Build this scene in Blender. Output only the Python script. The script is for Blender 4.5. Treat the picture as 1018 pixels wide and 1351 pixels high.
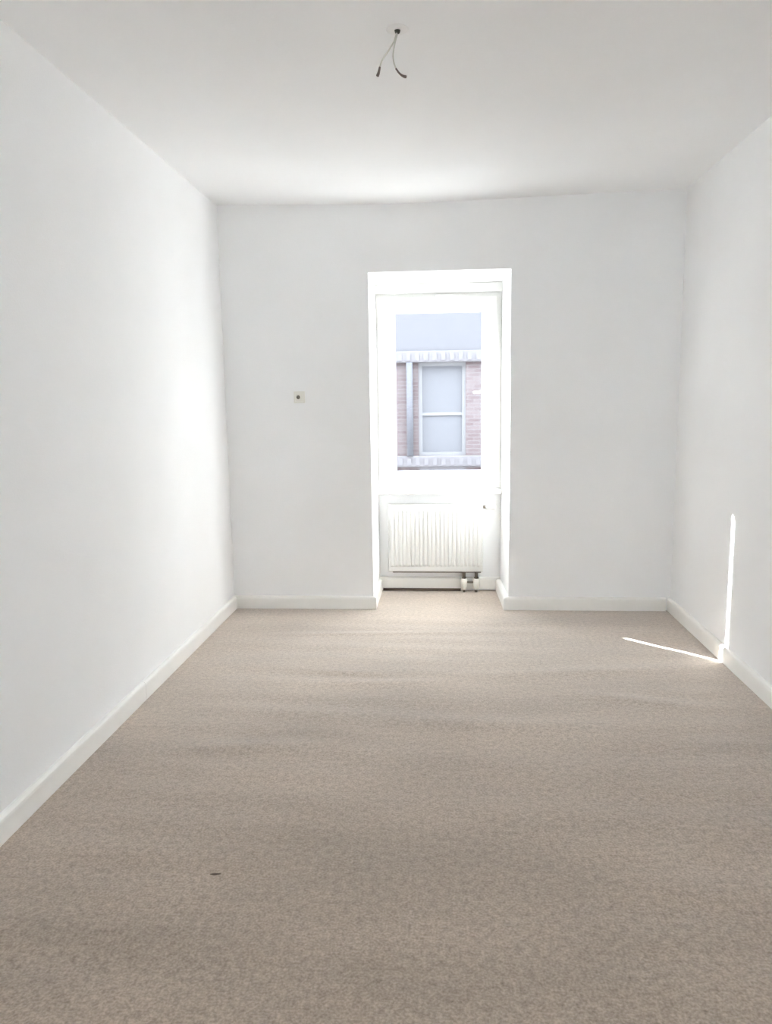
import bpy, bmesh, math, random
from mathutils import Vector, Matrix

# ------------------------------------------------------------------ scene reset
for o in list(bpy.data.objects):
    bpy.data.objects.remove(o, do_unlink=True)
SC = bpy.context.scene
COL = SC.collection

# ------------------------------------------------------------------ camera
F_PX, PITCH, YAW, ROLL, EYE = 986.07, 0.146778, 0.077942, -0.015079, 1.5256
fw = Vector((-math.sin(YAW) * math.cos(PITCH), math.cos(YAW) * math.cos(PITCH), -math.sin(PITCH)))
rt = Vector((math.cos(YAW), math.sin(YAW), 0.0))
up = rt.cross(fw)
r2 = math.cos(ROLL) * rt + math.sin(ROLL) * up
u2 = -math.sin(ROLL) * rt + math.cos(ROLL) * up
cam_data = bpy.data.cameras.new('camera')
cam = bpy.data.objects.new('camera', cam_data)
COL.objects.link(cam)
M = Matrix.Identity(4)
for i in range(3):
    M[i][0], M[i][1], M[i][2] = r2[i], u2[i], -fw[i]
M[2][3] = EYE
cam.matrix_world = M
cam_data.sensor_fit = 'VERTICAL'
cam_data.sensor_height = 36.0
cam_data.lens = 36.0 * F_PX / 1351.0
cam_data.clip_start = 0.02
SC.camera = cam

# ------------------------------------------------------------------ world, sun, exposure
world = bpy.data.worlds.new('hazy_sky')
SC.world = world
world.use_nodes = True
bg = world.node_tree.nodes['Background']
bg.inputs['Color'].default_value = (0.86, 0.93, 1.0, 1)
bg.inputs['Strength'].default_value = 5.7

SUN_AZ = math.radians(47.2)      # from the window wall's normal
SUN_TAN = 0.545                  # tangent of its elevation
sun_data = bpy.data.lights.new('sun', 'SUN')
sun_data.energy = 26.0
sun_data.angle = math.radians(0.53)
sun_data.color = (1.0, 0.99, 0.975)
sun = bpy.data.objects.new('sun', sun_data)
COL.objects.link(sun)
sd = Vector((math.sin(SUN_AZ), -math.cos(SUN_AZ), -SUN_TAN)).normalized()
sun.rotation_euler = sd.to_track_quat('-Z', 'Y').to_euler()
sun.location = (-8, 12, 9)

SC.view_settings.view_transform = 'Standard'
SC.view_settings.look = 'None'
SC.view_settings.gamma = 1.0
SC.view_settings.use_curve_mapping = False
SC.view_settings.exposure = 2.02
SC.cycles.max_bounces = 16
SC.cycles.diffuse_bounces = 12
SC.cycles.transparent_max_bounces = 16
SC.cycles.caustics_reflective = False
SC.cycles.caustics_refractive = False

# ------------------------------------------------------------------ room dimensions (metres)
XL, XR = -1.575, 1.625           # side walls
YB, YR = 5.38, -1.20             # window wall, wall behind the camera
H = 2.90
NL, NR, NR2 = -0.522, 0.470, 0.452   # niche sides (front right, back right)
YN, YO = 5.950, 6.160            # niche back, outer face
NT = 2.418                       # niche soffit
SILL = 0.835
T = 0.20


# ------------------------------------------------------------------ materials
def mat(name, color, rough=0.6, metal=0.0, spec=0.5, bump=None, speck=None, coat=0.0):
    """bump=(scale, strength, distance), speck=(scale, amount) mottles the colour."""
    m = bpy.data.materials.new(name)
    m.use_nodes = True
    nt = m.node_tree
    b = nt.nodes['Principled BSDF']
    b.inputs['Base Color'].default_value = (*color, 1)
    b.inputs['Roughness'].default_value = rough
    b.inputs['Metallic'].default_value = metal
    b.inputs['Specular IOR Level'].default_value = spec
    b.inputs['Coat Weight'].default_value = coat
    tc = nt.nodes.new('ShaderNodeTexCoord')
    if speck:
        n = nt.nodes.new('ShaderNodeTexNoise')
        n.inputs['Scale'].default_value = speck[0]
        n.inputs['Detail'].default_value = 4
        nt.links.new(tc.outputs['Object'], n.inputs['Vector'])
        r = nt.nodes.new('ShaderNodeMapRange')
        r.inputs['From Min'].default_value = 0.3
        r.inputs['From Max'].default_value = 0.7
        r.inputs['To Min'].default_value = 1 - speck[1]
        r.inputs['To Max'].default_value = 1 + speck[1]
        nt.links.new(n.outputs['Fac'], r.inputs['Value'])
        mx = nt.nodes.new('ShaderNodeMix')
        mx.data_type = 'RGBA'
        mx.blend_type = 'MULTIPLY'
        mx.inputs['Factor'].default_value = 1
        mx.inputs['A'].default_value = (*color, 1)
        nt.links.new(r.outputs['Result'], mx.inputs['B'])
        nt.links.new(mx.outputs['Result'], b.inputs['Base Color'])
    if bump:
        n = nt.nodes.new('ShaderNodeTexNoise')
        n.inputs['Scale'].default_value = bump[0]
        n.inputs['Detail'].default_value = 3
        nt.links.new(tc.outputs['Object'], n.inputs['Vector'])
        bp = nt.nodes.new('ShaderNodeBump')
        bp.inputs['Strength'].default_value = bump[1]
        bp.inputs['Distance'].default_value = bump[2]
        nt.links.new(n.outputs['Fac'], bp.inputs['Height'])
        nt.links.new(bp.outputs['Normal'], b.inputs['Normal'])
    return m


def carpet_material():
    m = bpy.data.materials.new('beige_carpet')
    m.use_nodes = True
    nt = m.node_tree
    b = nt.nodes['Principled BSDF']
    b.inputs['Roughness'].default_value = 0.95
    b.inputs['Specular IOR Level'].default_value = 0.15
    b.inputs['Sheen Weight'].default_value = 0.6
    b.inputs['Sheen Roughness'].default_value = 0.5
    tc = nt.nodes.new('ShaderNodeTexCoord')

    def noise(scale, detail, stretch=None):
        n = nt.nodes.new('ShaderNodeTexNoise')
        n.inputs['Scale'].default_value = scale
        n.inputs['Detail'].default_value = detail
        if stretch:
            mp = nt.nodes.new('ShaderNodeMapping')
            mp.inputs['Scale'].default_value = stretch
            nt.links.new(tc.outputs['Object'], mp.inputs['Vector'])
            nt.links.new(mp.outputs['Vector'], n.inputs['Vector'])
        else:
            nt.links.new(tc.outputs['Object'], n.inputs['Vector'])
        return n
    pile = noise(130, 8)
    tuft = noise(42, 5)
    pm = nt.nodes.new('ShaderNodeMix')
    pm.data_type = 'FLOAT'
    pm.inputs['Factor'].default_value = 0.38
    nt.links.new(pile.outputs['Fac'], pm.inputs['A'])
    nt.links.new(tuft.outputs['Fac'], pm.inputs['B'])
    ramp = nt.nodes.new('ShaderNodeValToRGB')
    e = ramp.color_ramp.elements
    e[0].position, e[0].color = 0.28, (0.235, 0.178, 0.127, 1)
    e[1].position, e[1].color = 0.70, (0.625, 0.512, 0.415, 1)
    nt.links.new(pm.outputs['Result'], ramp.inputs['Fac'])
    worn = noise(1.6, 4, (0.55, 1.5, 1.0))
    mr = nt.nodes.new('ShaderNodeMapRange')
    mr.inputs['From Min'].default_value = 0.3
    mr.inputs['From Max'].default_value = 0.7
    mr.inputs['To Min'].default_value = 0.84
    mr.inputs['To Max'].default_value = 1.10
    nt.links.new(worn.outputs['Fac'], mr.inputs['Value'])
    mx = nt.nodes.new('ShaderNodeMix')
    mx.data_type = 'RGBA'
    mx.blend_type = 'MULTIPLY'
    mx.inputs['Factor'].default_value = 1
    nt.links.new(ramp.outputs['Color'], mx.inputs['A'])
    nt.links.new(mr.outputs['Result'], mx.inputs['B'])
    nt.links.new(mx.outputs['Result'], b.inputs['Base Color'])
    bp = nt.nodes.new('ShaderNodeBump')
    bp.inputs['Strength'].default_value = 0.25
    bp.inputs['Distance'].default_value = 0.003
    nt.links.new(pile.outputs['Fac'], bp.inputs['Height'])
    nt.links.new(bp.outputs['Normal'], b.inputs['Normal'])
    return m


def glass_material():
    m = bpy.data.materials.new('window_glass')
    m.use_nodes = True
    nt = m.node_tree
    nt.nodes.remove(nt.nodes['Principled BSDF'])
    tr = nt.nodes.new('ShaderNodeBsdfTransparent')
    tr.inputs['Color'].default_value = (0.93, 0.95, 0.96, 1)
    gl = nt.nodes.new('ShaderNodeBsdfGlossy')
    gl.inputs['Roughness'].default_value = 0.01
    lw = nt.nodes.new('ShaderNodeLayerWeight')      # Schlick's curve, the same from both faces of the pane
    lw.inputs['Blend'].default_value = 0.5
    pw = nt.nodes.new('ShaderNodeMath')
    pw.operation = 'POWER'
    pw.inputs[1].default_value = 5.0
    fr = nt.nodes.new('ShaderNodeMath')
    fr.operation = 'MULTIPLY_ADD'
    fr.inputs[1].default_value = 0.95
    fr.inputs[2].default_value = 0.04
    nt.links.new(lw.outputs['Facing'], pw.inputs[0])
    nt.links.new(pw.outputs[0], fr.inputs[0])
    mx = nt.nodes.new('ShaderNodeMixShader')
    nt.links.new(fr.outputs[0], mx.inputs['Fac'])
    nt.links.new(tr.outputs['BSDF'], mx.inputs[1])
    nt.links.new(gl.outputs['BSDF'], mx.inputs[2])
    nt.links.new(mx.outputs['Shader'], nt.nodes['Material Output'].inputs['Surface'])
    return m


def brick_material():
    m = bpy.data.materials.new('facade_brick')
    m.use_nodes = True
    nt = m.node_tree
    b = nt.nodes['Principled BSDF']
    b.inputs['Roughness'].default_value = 0.85
    tc = nt.nodes.new('ShaderNodeTexCoord')
    mp = nt.nodes.new('ShaderNodeMapping')
    mp.inputs['Rotation'].default_value = (math.radians(90), 0, 0)
    br = nt.nodes.new('ShaderNodeTexBrick')
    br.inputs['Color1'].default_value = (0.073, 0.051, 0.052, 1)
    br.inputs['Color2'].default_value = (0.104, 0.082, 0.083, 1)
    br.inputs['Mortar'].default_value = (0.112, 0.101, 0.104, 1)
    br.inputs['Scale'].default_value = 1.0
    br.inputs['Mortar Size'].default_value = 0.008
    br.inputs['Brick Width'].default_value = 0.25
    br.inputs['Row Height'].default_value = 0.077
    nt.links.new(tc.outputs['Object'], mp.inputs['Vector'])
    nt.links.new(mp.outputs['Vector'], br.inputs['Vector'])
    nt.links.new(br.outputs['Color'], b.inputs['Base Color'])
    return m


M_WALL = mat('wall_paint', (0.905, 0.905, 0.905), 0.85, spec=0.25, bump=(140, 0.16, 0.004), speck=(2.2, 0.012))
M_CEIL = mat('ceiling_paint', (0.905, 0.905, 0.905), 0.9, spec=0.2, bump=(90, 0.10, 0.004), speck=(1.5, 0.012))
M_TRIM = mat('trim_paint', (0.90, 0.89, 0.855), 0.42, speck=(6, 0.02))
M_FRAME = mat('window_paint', (0.71, 0.705, 0.68), 0.38, bump=(40, 0.04, 0.002))
M_RAD = mat('radiator_enamel', (0.70, 0.695, 0.665), 0.30, coat=0.2)
M_VALVE = mat('valve_plastic', (0.80, 0.78, 0.72), 0.4)
M_METAL = mat('dull_steel', (0.20, 0.18, 0.15), 0.4, metal=0.8)
M_SHADEROD = mat('brown_shade', (0.115, 0.080, 0.055), 0.6)  # shade colour for the dark rods below the radiator and baseboard
M_PLATE = mat('socket_plastic', (0.80, 0.785, 0.73), 0.4)
M_DARK = mat('dark_hole', (0.10, 0.09, 0.07), 0.6)
M_WIRE = mat('grey_wire', (0.68, 0.67, 0.61), 0.5)
M_TIP = mat('brown_wire_end', (0.17, 0.13, 0.11), 0.5)
M_PLASTER = mat('filler_plaster', (0.90, 0.895, 0.88), 0.9)
M_TEAR = mat('carpet_backing', (0.13, 0.10, 0.075), 0.95)
M_PATCH = mat('worn_carpet', (0.46, 0.39, 0.33), 0.95, bump=(200, 0.4, 0.003))
M_CARPET = carpet_material()
M_GLASS = glass_material()
M_GASKET = mat('glazing_seal', (0.55, 0.57, 0.62), 0.5)
M_BRICK = brick_material()
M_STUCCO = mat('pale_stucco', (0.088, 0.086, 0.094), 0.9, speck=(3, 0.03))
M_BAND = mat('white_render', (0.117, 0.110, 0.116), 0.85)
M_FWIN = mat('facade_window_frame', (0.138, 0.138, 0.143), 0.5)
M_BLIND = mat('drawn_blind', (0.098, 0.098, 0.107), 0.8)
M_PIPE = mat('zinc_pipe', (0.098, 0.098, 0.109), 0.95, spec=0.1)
M_OCCLUDER = mat('occluder_render', (0.10, 0.10, 0.11), 0.9, speck=(2, 0.04))
M_ROOF = mat('roof_slate', (0.25, 0.24, 0.25), 0.8)
M_STREET = mat('street_asphalt', (0.34, 0.33, 0.32), 0.9, bump=(60, 0.3, 0.01))


# ------------------------------------------------------------------ mesh helpers
def link(name, me, material, parent=None):
    o = bpy.data.objects.new(name, me)
    COL.objects.link(o)
    if material is not None and not me.materials:
        me.materials.append(material)
    if parent is not None:
        o.parent = parent
    return o


def from_bm(name, bm, material, parent=None, smooth=False):
    bmesh.ops.recalc_face_normals(bm, faces=bm.faces[:])
    me = bpy.data.meshes.new(name)
    bm.to_mesh(me)
    bm.free()
    if smooth:
        for p in me.polygons:
            p.use_smooth = True
    return link(name, me, material, parent)


def add_box(bm, x0, x1, y0, y1, z0, z1, bevel=0.0, seg=2):
    vs = [bm.verts.new((x, y, z)) for x in (x0, x1) for y in (y0, y1) for z in (z0, z1)]
    fs = [(0, 1, 3, 2), (4, 6, 7, 5), (0, 4, 5, 1), (2, 3, 7, 6), (0, 2, 6, 4), (1, 5, 7, 3)]
    faces = [bm.faces.new([vs[i] for i in f]) for f in fs]
    if bevel > 0:
        es = {e for f in faces for e in f.edges}
        bmesh.ops.bevel(bm, geom=list(es), offset=bevel, segments=seg, affect='EDGES', profile=0.6)


def box(name, x0, x1, y0, y1, z0, z1, material, parent=None, bevel=0.0, seg=2):
    bm = bmesh.new()
    add_box(bm, x0, x1, y0, y1, z0, z1, bevel, seg)
    return from_bm(name, bm, material, parent)


def add_prism(bm, pts, z0, z1):
    """Footprint pts (x, y) pulled up from z0 to z1."""
    a = [bm.verts.new((x, y, z0)) for x, y in pts]
    b = [bm.verts.new((x, y, z1)) for x, y in pts]
    n = len(pts)
    bm.faces.new(a[::-1])
    bm.faces.new(b)
    for i in range(n):
        j = (i + 1) % n
        bm.faces.new((a[i], a[j], b[j], b[i]))


def add_ring(bm, outer, inner, y0, y1):
    """Rectangular frame in the xz plane: outer, inner = (x0, x1, z0, z1)."""
    def rect(r, y):
        return [bm.verts.new((x, y, z)) for x, z in ((r[0], r[2]), (r[1], r[2]), (r[1], r[3]), (r[0], r[3]))]
    of, inf, ob, inb = rect(outer, y0), rect(inner, y0), rect(outer, y1), rect(inner, y1)
    for i in range(4):
        j = (i + 1) % 4
        bm.faces.new((of[i], of[j], inf[j], inf[i]))
        bm.faces.new((ob[j], ob[i], inb[i], inb[j]))
        bm.faces.new((of[j], of[i], ob[i], ob[j]))
        bm.faces.new((inf[i], inf[j], inb[j], inb[i]))


def ring(name, outer, inner, y0, y1, material, parent=None, bevel=0.0):
    bm = bmesh.new()
    add_ring(bm, outer, inner, y0, y1)
    if bevel:
        bmesh.ops.recalc_face_normals(bm, faces=bm.faces[:])
        sharp = [e for e in bm.edges if e.calc_face_angle(0) > 0.5]
        bmesh.ops.bevel(bm, geom=sharp, offset=bevel, segments=2, affect='EDGES', profile=0.6)
    return from_bm(name, bm, material, parent)


def add_tube(bm, pts, radii, n=12):
    pts = [Vector(p) for p in pts]
    if not isinstance(radii, (list, tuple)):
        radii = [radii] * len(pts)
    rings = []
    ref = None
    for i, p in enumerate(pts):
        d = (pts[min(i + 1, len(pts) - 1)] - pts[max(i - 1, 0)]).normalized()
        if ref is None:
            ref = d.orthogonal().normalized()
        a = (ref - d * ref.dot(d)).normalized()
        ref = a
        c = d.cross(a)
        rings.append([bm.verts.new(p + radii[i] * (math.cos(2 * math.pi * k / n) * a + math.sin(2 * math.pi * k / n) * c))
                      for k in range(n)])
    for q in range(len(rings) - 1):
        for k in range(n):
            bm.faces.new((rings[q][k], rings[q][(k + 1) % n], rings[q + 1][(k + 1) % n], rings[q + 1][k]))
    bm.faces.new(rings[0][::-1])
    bm.faces.new(rings[-1])


def tube(name, pts, radii, material, parent=None, n=12, smooth=True):
    bm = bmesh.new()
    add_tube(bm, pts, radii, n)
    return from_bm(name, bm, material, parent, smooth)


def spline(pts, k=8):
    """Catmull-Rom through pts."""
    P = [Vector(p) for p in pts]
    P = [2 * P[0] - P[1]] + P + [2 * P[-1] - P[-2]]
    out = []
    for i in range(1, len(P) - 2):
        for s in range(k):
            t = s / k
            a, b, c, d = P[i - 1], P[i], P[i + 1], P[i + 2]
            out.append(0.5 * ((2 * b) + (c - a) * t + (2 * a - 5 * b + 4 * c - d) * t * t + (3 * b - a - 3 * c + d) * t ** 3))
    out.append(P[-2])
    return out


def tag(o, label=None, cat=None, group=None, kind=None):
    if label:
        o['label'] = label
    if cat:
        o['category'] = cat
    if group:
        o['group'] = group
    if kind:
        o['kind'] = kind
    return o


def empty(name, loc=(0, 0, 0)):
    o = bpy.data.objects.new(name, None)
    o.empty_display_size = 0.1
    COL.objects.link(o)
    o.location = loc
    return o


def adopt(o, root):
    """Parent o, whose mesh is in world coordinates, under root without moving it."""
    o.parent = root
    o.location = Vector(o.location) - Vector(root.location)
    return o


# ------------------------------------------------------------------ floor: a slightly rippled carpet
def ripple(x, y):
    v = 0.0018 * math.sin(17.0 * y + 1.3 * math.sin(1.7 * x) + 0.6) * (0.5 + 0.5 * math.sin(1.9 * x + 2.3 * y))
    v += 0.0015 * math.sin(31.0 * y + 2.2 * math.sin(1.1 * x + 0.7)) * (0.5 + 0.5 * math.sin(2.7 * x - 1.1 * y + 1.0))
    for cx, cy, lx, ly, hh, tilt in ((-0.45, 4.78, 0.55, 0.035, 0.0045, 0.05), (-0.55, 4.05, 0.22, 0.04, 0.005, -0.1),
                                     (-0.25, 3.92, 0.30, 0.05, 0.004, 0.08), (0.85, 4.12, 0.5, 0.07, 0.005, 0.12),
                                     (-0.95, 3.10, 0.4, 0.06, 0.004, 0.15), (0.95, 3.72, 0.25, 0.06, 0.005, -0.2),
                                     (0.30, 3.40, 0.6, 0.07, 0.003, 0.0), (1.30, 2.55, 0.5, 0.07, 0.003, 0.1)):
        dx, dy = x - cx, y - cy
        dy -= tilt * dx
        v += 1.6 * hh * math.exp(-(dx / lx) ** 2 - (dy / ly) ** 2)
    edge = min(1.0, max(0.0, (x - XL) / 0.25), max(0.0, (XR - x) / 0.25), max(0.0, (5.30 - y) / 0.3) if y < 5.3 else 0.0)
    return v * max(0.0, edge)


def build_floor():
    bm = bmesh.new()
    nx, ny = 90, 300
    g = [[bm.verts.new((XL + (XR - XL) * i / nx, YR + (YB - YR) * j / ny,
                        ripple(XL + (XR - XL) * i / nx, YR + (YB - YR) * j / ny))) for i in range(nx + 1)] for j in range(ny + 1)]
    for j in range(ny):
        for i in range(nx):
            bm.faces.new((g[j][i], g[j][i + 1], g[j + 1][i + 1], g[j + 1][i]))
    a = [bm.verts.new(p) for p in ((NL, YB, 0), (NR, YB, 0), (NR2, YN, 0), (NL, YN, 0))]
    bm.faces.new(a)
    for f in bm.faces:
        f.smooth = True
    bmesh.ops.recalc_face_normals(bm, faces=bm.faces[:])
    me = bpy.data.meshes.new('floor')
    bm.to_mesh(me)
    bm.free()
    if me.polygons[0].normal.z < 0:
        me.flip_normals()
    return link('floor', me, M_CARPET)


floor = tag(build_floor(), 'beige looped carpet covering the whole floor of the room', 'carpet', kind='structure')
# a short dark slit in the pile, with a fainter thread of wear beside it, and a pale dent
def lens(name, cx, cy, w, d, z, material, turn=0.0, n=14):
    bm = bmesh.new()
    c, s = math.cos(turn), math.sin(turn)
    rim = []
    for k in range(n):
        a = 2 * math.pi * k / n
        px, py = w * math.cos(a), d * math.sin(a) * (0.8 + 0.3 * math.sin(3 * a))
        rim.append(bm.verts.new((cx + px * c - py * s, cy + px * s + py * c, z - 0.002)))
    top = bm.verts.new((cx, cy, z + 0.0012))
    for k in range(n):
        bm.faces.new((rim[k], rim[(k + 1) % n], top))
    return from_bm(name, bm, material, floor)


tag(lens('carpet_tear', -0.750, 2.199, 0.019, 0.006, 0.0040, M_TEAR, 0.1), 'small dark slit in the carpet pile')
lens('carpet_tear', -0.722, 2.335, 0.016, 0.0035, 0.0040, M_PATCH, 0.1)

# ------------------------------------------------------------------ ceiling (old plaster, sagging a little near the window wall)
def sag(x, y):
    s = math.exp(-((x + 0.35) / (0.75 if x < -0.35 else 1.35)) ** 2) * 0.031
    t = max(0.0, min(1.0, (y - 2.6) / 2.78))
    return s * t * t * (3 - 2 * t)


bm = bmesh.new()
nx, ny = 48, 60
g = [[bm.verts.new((XL + (XR - XL) * i / nx, YR + (YB - YR) * j / ny,
                    H - sag(XL + (XR - XL) * i / nx, YR + (YB - YR) * j / ny))) for i in range(nx + 1)] for j in range(ny + 1)]
for j in range(ny):
    for i in range(nx):
        bm.faces.new((g[j][i], g[j + 1][i], g[j + 1][i + 1], g[j][i + 1]))
for f in bm.faces:
    f.smooth = True
add_box(bm, XL - T, XR + T, YR - T, YO, H + 0.001, H + 0.25)
ceiling = bpy.data.meshes.new('ceiling')
bm.to_mesh(ceiling)
bm.free()
tag(link('ceiling', ceiling, M_CEIL), 'plain white painted ceiling of the room', 'ceiling', kind='structure')

# ------------------------------------------------------------------ walls
tag(box('wall_left', XL - T, XL, YR - T, YB, -0.02, H, M_WALL), 'long white wall on the left without any opening', 'wall', kind='structure')
tag(box('wall_right', XR, XR + T, YR - T, YB, -0.02, H, M_WALL), 'white wall on the right with a thin sun streak', 'wall', kind='structure')
RW = (0.68, 1.32, 0.90, 2.36)                 # unseen window opening behind the viewer, added to let in fill daylight
bm = bmesh.new()
add_box(bm, XL, RW[0], YR - T, YR, -0.02, H)
add_box(bm, RW[1], XR, YR - T, YR, -0.02, H)
add_box(bm, RW[0], RW[1], YR - T, YR, -0.02, RW[2])
add_box(bm, RW[0], RW[1], YR - T, YR, RW[3], H)
tag(from_bm('wall_rear', bm, M_WALL), 'white wall at the near end of the room behind the viewer', 'wall', kind='structure')
fill_win = tag(empty('fill_window', (0, YR - T, RW[2])), 'small unseen window added behind the viewer for fill daylight', 'window', kind='structure')
adopt(ring('window_frame', RW, (RW[0] + 0.06, RW[1] - 0.06, RW[2] + 0.06, RW[3] - 0.06), YR - 0.15, YR - 0.08, M_FRAME, bevel=0.004), fill_win)  # frame of the added fill window
adopt(box('glass_pane', RW[0] + 0.059, RW[1] - 0.059, YR - 0.117, YR - 0.113, RW[2] + 0.059, RW[3] - 0.059, M_GLASS), fill_win)  # pane of the added fill window
adopt(box('window_sill', RW[0] + 0.001, RW[1] - 0.001, YR - 0.079, YR + 0.04, RW[2] + 0.001, RW[2] + 0.025, M_FRAME, bevel=0.004), fill_win)  # sill of the added fill window

JL, JR, JB, JT = -0.405, 0.36, 0.93, 2.385      # outer opening of the window
bm = bmesh.new()
add_prism(bm, [(XL - T, YB), (NL, YB), (NL, YN), (NL, YO - 0.001), (XL - T, YO - 0.001)], -0.02, H + 0.0)
add_prism(bm, [(NR, YB), (XR + T, YB), (XR + T, YO - 0.001), (NR2, YO - 0.001), (NR2, YN)], -0.02, H + 0.0)
add_box(bm, NL, NR, YB, YO - 0.001, NT, H)
add_box(bm, NL, NR2, YN, YO - 0.001, -0.02, SILL - 0.035)
# outer rebate against which the window frame sits
add_box(bm, NL, JL, 6.03, YO, SILL - 0.035, NT)
add_box(bm, JR, NR2, 6.03, YO, SILL - 0.035, NT)
add_box(bm, JL, JR, 6.03, YO, JT, NT)
add_box(bm, JL, JR, 6.03, YO, SILL - 0.035, JB)
tag(from_bm('wall_back', bm, M_WALL), 'white far wall with a full-height window niche', 'wall', kind='structure')

# unseen street front around this room, added to hold skylight off the opposite house
bm = bmesh.new()
add_box(bm, -12, XL - T - 0.01, YO - 0.35, YO - 0.002, -5.0, 8.5)
add_box(bm, XR + T + 0.01, 12, YO - 0.35, YO - 0.002, -5.0, 8.5)
add_box(bm, XL - T - 0.01, XR + T + 0.01, YO - 0.35, YO - 0.002, H + 0.26, 8.5)
add_box(bm, XL - T - 0.01, XR + T + 0.01, YO - 0.35, YO - 0.002, -5.0, -0.03)
tag(from_bm('wall_occluder', bm, M_OCCLUDER), 'unseen street front around the room, added to block skylight', 'wall', kind='structure')

# ------------------------------------------------------------------ baseboards
PROFILE = [(0, 0), (1, 0), (1, 0.076), (0.93, 0.086), (0.72, 0.093), (0.40, 0.0965), (0, 0.097)]


def board(name, p0, p1, out, thick, parent, z0=0.001, e0=0.0, e1=0.0):
    """A moulded board on the wall line p0-p1 (xy); out = unit vector into the room; e0, e1 lengthen its front edge (mitre)."""
    bm = bmesh.new()
    p0, p1, out = Vector(p0), Vector(p1), Vector(out)
    t = (p1 - p0).normalized()
    rings = []
    for p, e, sgn in ((p0, e0, -1), (p1, e1, 1)):
        rg = []
        for d, z in PROFILE:
            q = p + out * (d * thick) + t * (sgn * e * d)
            rg.append(bm.verts.new((q.x, q.y, z0 + z)))
        rings.append(rg)
    n = len(PROFILE)
    for i in range(n):
        j = (i + 1) % n
        bm.faces.new((rings[0][i], rings[0][j], rings[1][j], rings[1][i]))
    bm.faces.new(rings[0][::-1])
    bm.faces.new(rings[1])
    return from_bm(name, bm, M_TRIM, parent)


BT = 0.022
SEAM = 3.62
bl = tag(empty('baseboard_left'), 'long white baseboard along the left wall', 'baseboard', kind='structure')
board('board', (XL, YR), (XL, SEAM - 0.001), (1, 0), BT, bl)
board('board', (XL, SEAM + 0.001), (XL, YB - BT), (1, 0), BT, bl)
br_ = tag(empty('baseboard_right'), 'white baseboard along the right wall crossed by the sun streak', 'baseboard', kind='structure')
board('board', (XR, YR), (XR, YB), (-1, 0), BT, br_)
bb = tag(empty('baseboard_back'), 'white baseboards either side of the niche on the far wall', 'baseboard', kind='structure')
board('board', (XL, YB), (NL, YB), (0, -1), BT, bb, e1=BT)
board('board', (NR, YB), (XR - BT - 0.013, YB), (0, -1), BT, bb, e0=0.036)
bn = tag(empty('baseboard_niche'), 'white baseboards lining the window niche under the radiator', 'baseboard', kind='structure')
board('board', (NL, YB), (NL, YN - BT), (1, 0), BT, bn, e0=BT)
board('board', (NR - 0.001, YB), (NR2, YN - BT), (-1, 0), 0.036, bn, e0=BT)
board('board', (NL, YN), (NR2, YN), (0, -1), BT, bn, z0=0.014)

# ------------------------------------------------------------------ window
win = tag(empty('window_1', (0, YN, SILL)), 'white single-sash window deep in the wall niche', 'window', kind='structure')


def W(o):
    return adopt(o, win)


W(ring('window_frame', (NL + 0.001, NR2 - 0.001, SILL, NT - 0.001), (-0.400, 0.350, 0.925, 2.255), YN + 0.012, 6.03, M_FRAME, bevel=0.003))
W(box('head_trim', NL + 0.002, NR2 + 0.006, YN - 0.010, YN + 0.011, 2.345, NT - 0.002, M_FRAME, bevel=0.004))
SX0, SX1, SZ0, SZ1 = -0.468, 0.408, 0.885, 2.308
GX0, GX1, GZ0, GZ1 = -0.374, 0.302, 0.972, 2.200
sash = W(ring('sash', (SX0, SX1, SZ0, SZ1), (GX0 - 0.004, GX1 + 0.004, GZ0 - 0.004, GZ1 + 0.004), YN - 0.024, YN + 0.036, M_FRAME, bevel=0.005))


def S(o):
    adopt(o, win)
    o.location = Vector((0, 0, 0))
    o.parent = sash
    return o


# pieces of the sash keep the sash's own (world-aligned) mesh coordinates
S(ring('glazing_seal', (GX0 - 0.004, GX1 + 0.004, GZ0 - 0.004, GZ1 + 0.004), (GX0 + 0.003, GX1 - 0.003, GZ0 + 0.003, GZ1 - 0.003), YN - 0.004, YN + 0.022, M_GASKET))
S(box('glass_pane', GX0 + 0.001, GX1 - 0.001, YN + 0.006, YN + 0.010, GZ0 + 0.001, GZ1 - 0.001, M_GLASS))
S(box('weather_bar', GX0 + 0.01, GX1 - 0.01, YN - 0.036, YN - 0.023, 0.912, 0.938, M_FRAME, bevel=0.004))
S(box('stay_cover', -0.055, 0.075, YN - 0.034, YN - 0.008, 2.300, 2.328, M_FRAME, bevel=0.004))
HX, HZ = 0.345, 1.592
hb = bmesh.new()
add_box(hb, HX - 0.015, HX + 0.015, YN - 0.036, YN - 0.024, HZ - 0.036, HZ + 0.036, 0.005)
add_tube(hb, [(HX, YN - 0.030, HZ), (HX, YN - 0.068, HZ)], 0.010, 14)
add_tube(hb, spline([(HX + 0.008, YN - 0.066, HZ), (HX - 0.015, YN - 0.068, HZ), (HX - 0.06, YN - 0.070, HZ - 0.004), (HX - 0.115, YN - 0.066, HZ - 0.008)], 5), [0.011] * 14 + [0.009, 0.008], 12)
S(from_bm('window_handle', hb, M_FRAME))
for hz in (2.17, 0.985):
    h_ = bmesh.new()
    add_tube(h_, [(SX0 - 0.006, YN - 0.022, hz - 0.035), (SX0 - 0.006, YN - 0.022, hz + 0.035)], 0.009, 12)
    add_box(h_, SX0 - 0.012, SX0 + 0.004, YN - 0.020, YN + 0.012, hz - 0.03, hz + 0.03)
    S(from_bm('hinge', h_, M_FRAME))
sill_bm = bmesh.new()
add_box(sill_bm, NL + 0.001, NR2 + 0.001, 5.836, 6.03, SILL - 0.036, SILL - 0.001, 0.006, 3)
W(from_bm('window_sill', sill_bm, M_FRAME))
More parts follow.
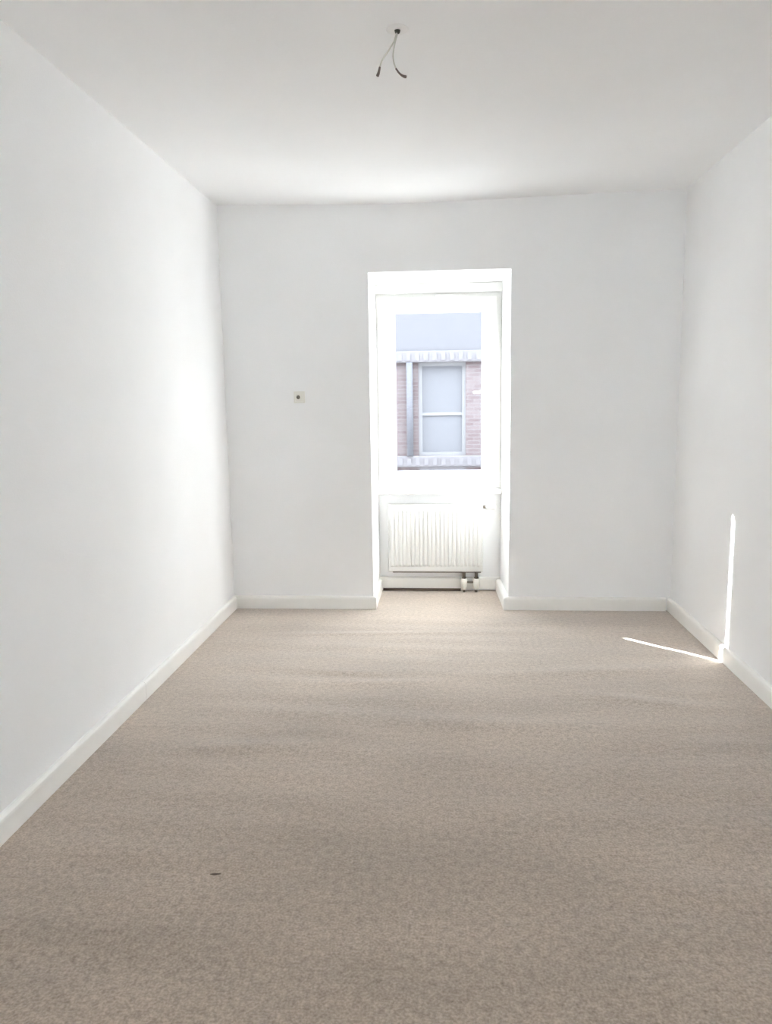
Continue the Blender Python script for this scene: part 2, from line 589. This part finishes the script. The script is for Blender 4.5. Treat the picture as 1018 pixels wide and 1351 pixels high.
W(box('outer_sill', JL + 0.002, JR - 0.002, 6.035, YO + 0.05, JB + 0.001, JB + 0.006, M_PIPE))

# ------------------------------------------------------------------ radiator
RX0, RX1, RZ0, RZ1, RY = -0.443, 0.308, 0.172, 0.716, 5.846
rad = tag(empty('radiator', (0, RY + 0.04, 0)), 'white ribbed panel radiator in the niche under the window sill', 'radiator')


def R(o):
    return adopt(o, rad)


def ribbed_panel(name, x0, x1, z0, z1, y, n, depth, sign):
    """Pressed sheet: flat rim, then n vertical ribs; sign -1 faces the room."""
    bm = bmesh.new()
    margin = 0.016
    w = (x1 - x0 - 2 * margin) / n
    prof = []
    for k in range(n):
        a = x0 + margin + k * w
        prof += [(a + 0.10 * w, 0.0), (a + 0.28 * w, 1.0), (a + 0.72 * w, 1.0), (a + 0.90 * w, 0.0)]
    cols = [(x0, 0, 1), (x0 + 0.006, 0, 0)] + [(x, r, 0) for x, r in prof] + [(x1 - 0.006, 0, 0), (x1, 0, 1)]
    rows = [(z0, 0, 1), (z0 + 0.006, 0, 0), (z0 + 0.040, 0, 0), (z0 + 0.056, 1, 0), (z1 - 0.056, 1, 0), (z1 - 0.040, 0, 0), (z1 - 0.006, 0, 0), (z1, 0, 1)]
    grid = []
    for z, rz, ez in rows:
        grid.append([bm.verts.new((x, y + sign * depth * r * rz - sign * 0.006 * max(e, ez), z)) for x, r, e in cols])
    for j in range(len(rows) - 1):
        for i in range(len(cols) - 1):
            bm.faces.new((grid[j][i], grid[j][i + 1], grid[j + 1][i + 1], grid[j + 1][i]))
    # fold the rim back so the sheet has thickness
    rim = [e for e in bm.edges if e.is_boundary]
    ret = bmesh.ops.extrude_edge_only(bm, edges=rim)
    for v in [q for q in ret['geom'] if isinstance(q, bmesh.types.BMVert)]:
        v.co.y -= sign * 0.012
    return from_bm(name, bm, M_RAD)


R(ribbed_panel('front_panel', RX0, RX1, RZ0, RZ1, RY + 0.007, 22, 0.007, -1))
R(ribbed_panel('rear_panel', RX0 + 0.004, RX1 - 0.004, RZ0 + 0.002, RZ1 - 0.004, RY + 0.075, 22, 0.006, 1))
gb = bmesh.new()
add_ring(gb, (RX0 + 0.002, RX1 - 0.002, RY + 0.012, RY + 0.078), (RX0 + 0.012, RX1 - 0.012, RY + 0.020, RY + 0.070), 0, 0.006)
for v in gb.verts:                      # ring was made in xz: lay it flat at the radiator's top
    v.co = Vector((v.co.x, v.co.z, RZ1 - 0.006 + v.co.y))
for k in range(34):
    x = RX0 + 0.016 + k * (RX1 - RX0 - 0.036) / 33
    add_box(gb, x, x + 0.005, RY + 0.019, RY + 0.071, RZ1 - 0.005, RZ1 - 0.001)
R(from_bm('top_grille', gb, M_RAD))
for x in (RX0 + 0.001, RX1 - 0.004):
    R(box('side_cover', x, x + 0.003, RY + 0.014, RY + 0.072, RZ0 + 0.01, RZ1 - 0.006, M_RAD))
for x in (-0.32, 0.17):
    R(box('wall_bracket', x, x + 0.035, RY + 0.078, YN - 0.0005, 0.24, 0.66, M_RAD))
fin = bmesh.new()
for k in range(40):
    x = RX0 + 0.02 + k * (RX1 - RX0 - 0.042) / 39
    add_box(fin, x, x + 0.001, RY + 0.022, RY + 0.066, RZ0 + 0.03, RZ1 - 0.03)
tag(R(from_bm('convector_fin', fin, M_RAD)), kind='stuff')
# connection block at the lower right: two lockshields with dark tails
for x in (0.160, 0.258):
    R(tube('tail_pipe', [(x, RY + 0.040, RZ0 + 0.012), (x, RY + 0.040, 0.105)], [0.013, 0.013], M_METAL))
    v = R(tube('shutoff_valve', [(x, RY + 0.040, 0.112), (x, RY + 0.040, 0.104), (x, RY + 0.040, 0.060), (x, RY + 0.040, 0.040), (x, RY + 0.040, 0.0225)],
               [0.018, 0.027, 0.027, 0.020, 0.020], M_VALVE, n=16))
    c = tube('valve_nut', [(x, RY + 0.040, 0.105), (x, RY + 0.040, 0.124)], 0.019, M_METAL, n=6, smooth=False)
    c.parent = v
    R(tube('floor_pipe', [(x, RY + 0.040, 0.026), (x, RY + 0.040, 0.0)], 0.009, M_METAL))
R(tube('gap_shade_rod', [(NL + 0.03, YN - 0.034, 0.0115), (0.135, YN - 0.034, 0.0115)], 0.0105, M_SHADEROD))  # dark rod standing in for the shadow gap under the niche baseboard
R(tube('underside_shade_rod', [(RX0 + 0.03, RY + 0.062, RZ0 - 0.010), (RX1 - 0.012, RY + 0.062, RZ0 - 0.010)], 0.0085, M_SHADEROD))  # dark rod drawing the shadow band beneath the radiator
R(tube('cross_pipe', [(0.165, RY + 0.040, 0.082), (0.255, RY + 0.040, 0.082)], 0.010, M_METAL))
# thermostatic head sticking out of the upper right corner
R(tube('valve_body', [(RX1 - 0.006, RY + 0.040, 0.690), (0.336, RY + 0.040, 0.690)], [0.011, 0.013], M_METAL))
th = bmesh.new()
NTH = 28
prev = None
for x, r in ((0.328, 0.017), (0.334, 0.020), (0.348, 0.021), (0.392, 0.022), (0.404, 0.020), (0.410, 0.013)):
    rg = []
    for k in range(NTH):
        a = 2 * math.pi * k / NTH
        rr = r * (1.0 if k % 2 else (0.90 if 0.34 < x < 0.40 else 1.0))
        rg.append(th.verts.new((x, RY + 0.040 + rr * math.cos(a), 0.690 + rr * math.sin(a))))
    if prev:
        for k in range(NTH):
            th.faces.new((prev[k], prev[(k + 1) % NTH], rg[(k + 1) % NTH], rg[k]))
    else:
        th.faces.new(rg[::-1])
    prev = rg
th.faces.new(prev)
tag(R(from_bm('thermostat_head', th, M_RAD, smooth=True)), 'white ribbed thermostat knob')

# ------------------------------------------------------------------ socket on the far wall
SOX, SOZ = -1.031, 1.565
so = tag(empty('wall_socket', (SOX, YB, SOZ)), 'small square cream wall socket with dark round hole left of the window', 'wall socket')
adopt(ring('cover_frame', (SOX - 0.040, SOX + 0.040, SOZ - 0.042, SOZ + 0.042), (SOX - 0.029, SOX + 0.029, SOZ - 0.030, SOZ + 0.030), YB - 0.012, YB - 0.0005, M_PLATE, bevel=0.002), so)
adopt(box('insert_plate', SOX - 0.0285, SOX + 0.0285, YB - 0.009, YB - 0.0005, SOZ - 0.0295, SOZ + 0.0295, M_PLATE, bevel=0.0015), so)
adopt(tube('socket_ring', [(SOX - 0.007, YB - 0.0085, SOZ + 0.001), (SOX - 0.007, YB - 0.0135, SOZ + 0.001)], 0.0175, M_PLATE, n=24), so)
tag(adopt(tube('socket_hole', [(SOX - 0.007, YB - 0.010, SOZ + 0.001), (SOX - 0.007, YB - 0.0142, SOZ + 0.001)], 0.0135, M_DARK, n=24), so), 'dark round opening')

# ------------------------------------------------------------------ bare lamp cable on the ceiling
CX, CY = -0.166, 3.023
CZ = H - sag(CX, CY)
cb = tag(empty('ceiling_cable', (CX, CY, CZ)), 'bare two-core lamp cable hanging from a hole in the ceiling', 'cable')
adopt(tube('filler_patch', [(CX, CY, CZ + 0.0010), (CX, CY, CZ - 0.0010)], [0.054, 0.030], M_PLASTER, n=28), cb)
adopt(tube('ceiling_grommet', [(CX, CY, CZ - 0.0015), (CX, CY, CZ - 0.010), (CX, CY, CZ - 0.013)], [0.0115, 0.009, 0.005], M_DARK, n=16), cb)
w1 = adopt(tube('wire', spline([(CX, CY, CZ - 0.008), (-0.169, CY - 0.004, 2.884), (-0.181, CY - 0.006, 2.853), (-0.204, CY - 0.008, 2.820), (-0.224, CY - 0.010, 2.792), (-0.234, CY - 0.010, 2.766)]), 0.0030, M_WIRE, n=8), cb)
w2 = adopt(tube('wire', spline([(CX + 0.002, CY + 0.004, CZ - 0.008), (-0.167, CY + 0.003, 2.884), (-0.177, CY + 0.001, 2.850), (-0.184, CY + 0.002, 2.815), (-0.181, CY + 0.002, 2.787), (-0.173, CY + 0.003, 2.764)]), 0.0026, M_WIRE, n=8), cb)


def sub(o, root, part):
    o.parent = part
    o.location = -Vector(root.location) - Vector(part.location)
    return o


tag(sub(tube('wire_end', [(-0.2330, CY - 0.010, 2.769), (-0.2355, CY - 0.010, 2.758), (-0.239, CY - 0.010, 2.746), (-0.243, CY - 0.010, 2.737)], [0.0036, 0.0042, 0.0052, 0.0056], M_TIP, n=10), cb, w1), 'dark brown wire end')
tag(sub(tube('wire_end', spline([(-0.1735, CY + 0.003, 2.766), (-0.160, CY + 0.003, 2.748), (-0.146, CY + 0.003, 2.738), (-0.134, CY + 0.003, 2.735)], 3), [0.0032, 0.0032, 0.0034, 0.0036, 0.0038, 0.0042, 0.0048, 0.0052, 0.0054, 0.0045], M_TIP, n=10), cb, w2), 'dark brown wire end')

# ------------------------------------------------------------------ outside: the street and the house across it
FY, GZ = 15.60, -5.0
bm = bmesh.new()
add_box(bm, -30, 30, -30, FY + 8, GZ - 0.1, GZ)
tag(from_bm('street_pavement', bm, M_STREET), 'grey street surface around the houses outside', 'street', kind='structure')
ho = tag(empty('opposite_house', (0, FY, GZ)), 'pale brick house with white string courses seen through the window', 'house')


def B(o):
    return adopt(o, ho)


PITCH_X, WW = 2.40, 0.97
BAYS = [-0.026 + PITCH_X * k for k in range(-4, 5)]
XA, XB = BAYS[0] - 1.2, BAYS[-1] + 1.2
ROWS = [(-4.2, -2.3), (-1.75, 0.0), (0.396, 2.302), (3.90, 5.80)]   # window openings, bottom to top
wb = bmesh.new()
zs = [GZ + 0.0]
for a, b_ in ROWS:
    zs += [a, b_]
zs.append(6.9)
xs = [XA]
for c_ in BAYS:
    xs += [c_ - WW / 2, c_ + WW / 2]
xs.append(XB)
for j in range(len(zs) - 1):
    for i in range(len(xs) - 1):
        if j % 2 == 1 and i % 2 == 1:
            continue
        x0, x1, z0, z1 = xs[i], xs[i + 1], zs[j], zs[j + 1]
        add_box(wb, x0, x1, FY, FY + 0.30, z0, z1)
add_box(wb, XA, XB, FY + 0.31, FY + 6.0, GZ, 6.9)
B(from_bm('brick_wall', wb, M_BRICK))
B(box('spandrel_panel', XA, XB, FY - 0.03, FY - 0.0005, 2.532, 3.60, M_STUCCO))
for z0, z1 in ((2.304, 2.530), (0.172, 0.394), (3.602, 3.80), (5.95, 6.15)):
    band = B(box('string_course', XA, XB, FY - 0.09, FY - 0.0005, z0, z1, M_BAND, bevel=0.012))
    if z0 < 2.6:
        bm = bmesh.new()
        add_box(bm, -0.045, 0.045, FY - 0.110, FY - 0.088, z0 + 0.035, z1 - 0.050)
        dm = bpy.data.meshes.new('dentil')
        bmesh.ops.recalc_face_normals(bm, faces=bm.faces[:])
        bm.to_mesh(dm)
        bm.free()
        dm.materials.append(M_BAND)
        for k in range(-16, 17):
            d = bpy.data.objects.new('dentil', dm)
            COL.objects.link(d)
            d.parent = band
            d.location = (k * 0.178, 0, 0)
        bm = bmesh.new()
        for k in list(range(-60, -16)) + list(range(17, 61)):
            x = k * 0.178
            if XA < x - 0.05 and x + 0.05 < XB:
                add_box(bm, x - 0.045, x + 0.045, FY - 0.110, FY - 0.088, z0 + 0.035, z1 - 0.050)
        d = from_bm('dentil_row', bm, M_BAND, band)
        d['kind'] = 'stuff'
bm = bmesh.new()
add_prism(bm, [(XA - 0.3, FY - 0.35), (XB + 0.3, FY - 0.35), (XB + 0.3, FY + 6.3), (XA - 0.3, FY + 6.3)], 6.9, 7.15)
B(from_bm('roof_cornice', bm, M_BAND))
bm = bmesh.new()
v = [bm.verts.new(p) for p in ((XA - 0.2, FY - 0.25, 7.15), (XB + 0.2, FY - 0.25, 7.15), (XB + 0.2, FY + 6.2, 7.15), (XA - 0.2, FY + 6.2, 7.15),
                               (XA - 0.2, FY + 3.0, 8.7), (XB + 0.2, FY + 3.0, 8.7))]
for f in ((0, 1, 5, 4), (2, 3, 4, 5), (0, 4, 3), (1, 2, 5), (0, 3, 2, 1)):
    bm.faces.new([v[i] for i in f])
B(from_bm('roof', bm, M_ROOF))
B(tube('downpipe', [(-0.690, FY - 0.075, 0.396), (-0.690, FY - 0.075, 2.302)], 0.068, M_PIPE, n=12))


def facade_window(cx, z0, z1):
    x0, x1 = cx - WW / 2, cx + WW / 2
    tz = z0 + 0.45 * (z1 - z0)
    fr = bmesh.new()
    add_ring(fr, (x0, x1, z0, z1), (x0 + 0.075, x1 - 0.075, z0 + 0.07, z1 - 0.07), FY + 0.06, FY + 0.13)
    add_box(fr, x0 + 0.07, x1 - 0.07, FY + 0.065, FY + 0.125, tz - 0.03, tz + 0.03)
    w = B(from_bm('house_window', fr, M_FWIN))
    for za, zb in ((z0 + 0.069, tz - 0.029), (tz + 0.029, z1 - 0.069)):
        p = box('window_pane', x0 + 0.074, x1 - 0.074, FY + 0.09, FY + 0.11, za, zb, M_BLIND)
        p.parent = w
    return w


for c_ in BAYS:
    B(box('lintel', c_ - WW / 2, c_ + WW / 2, FY - 0.03, FY - 0.0005, 0.001, 0.171, M_BAND))
for a, b_ in ROWS:
    for c_ in BAYS:
        facade_window(c_, a, b_)
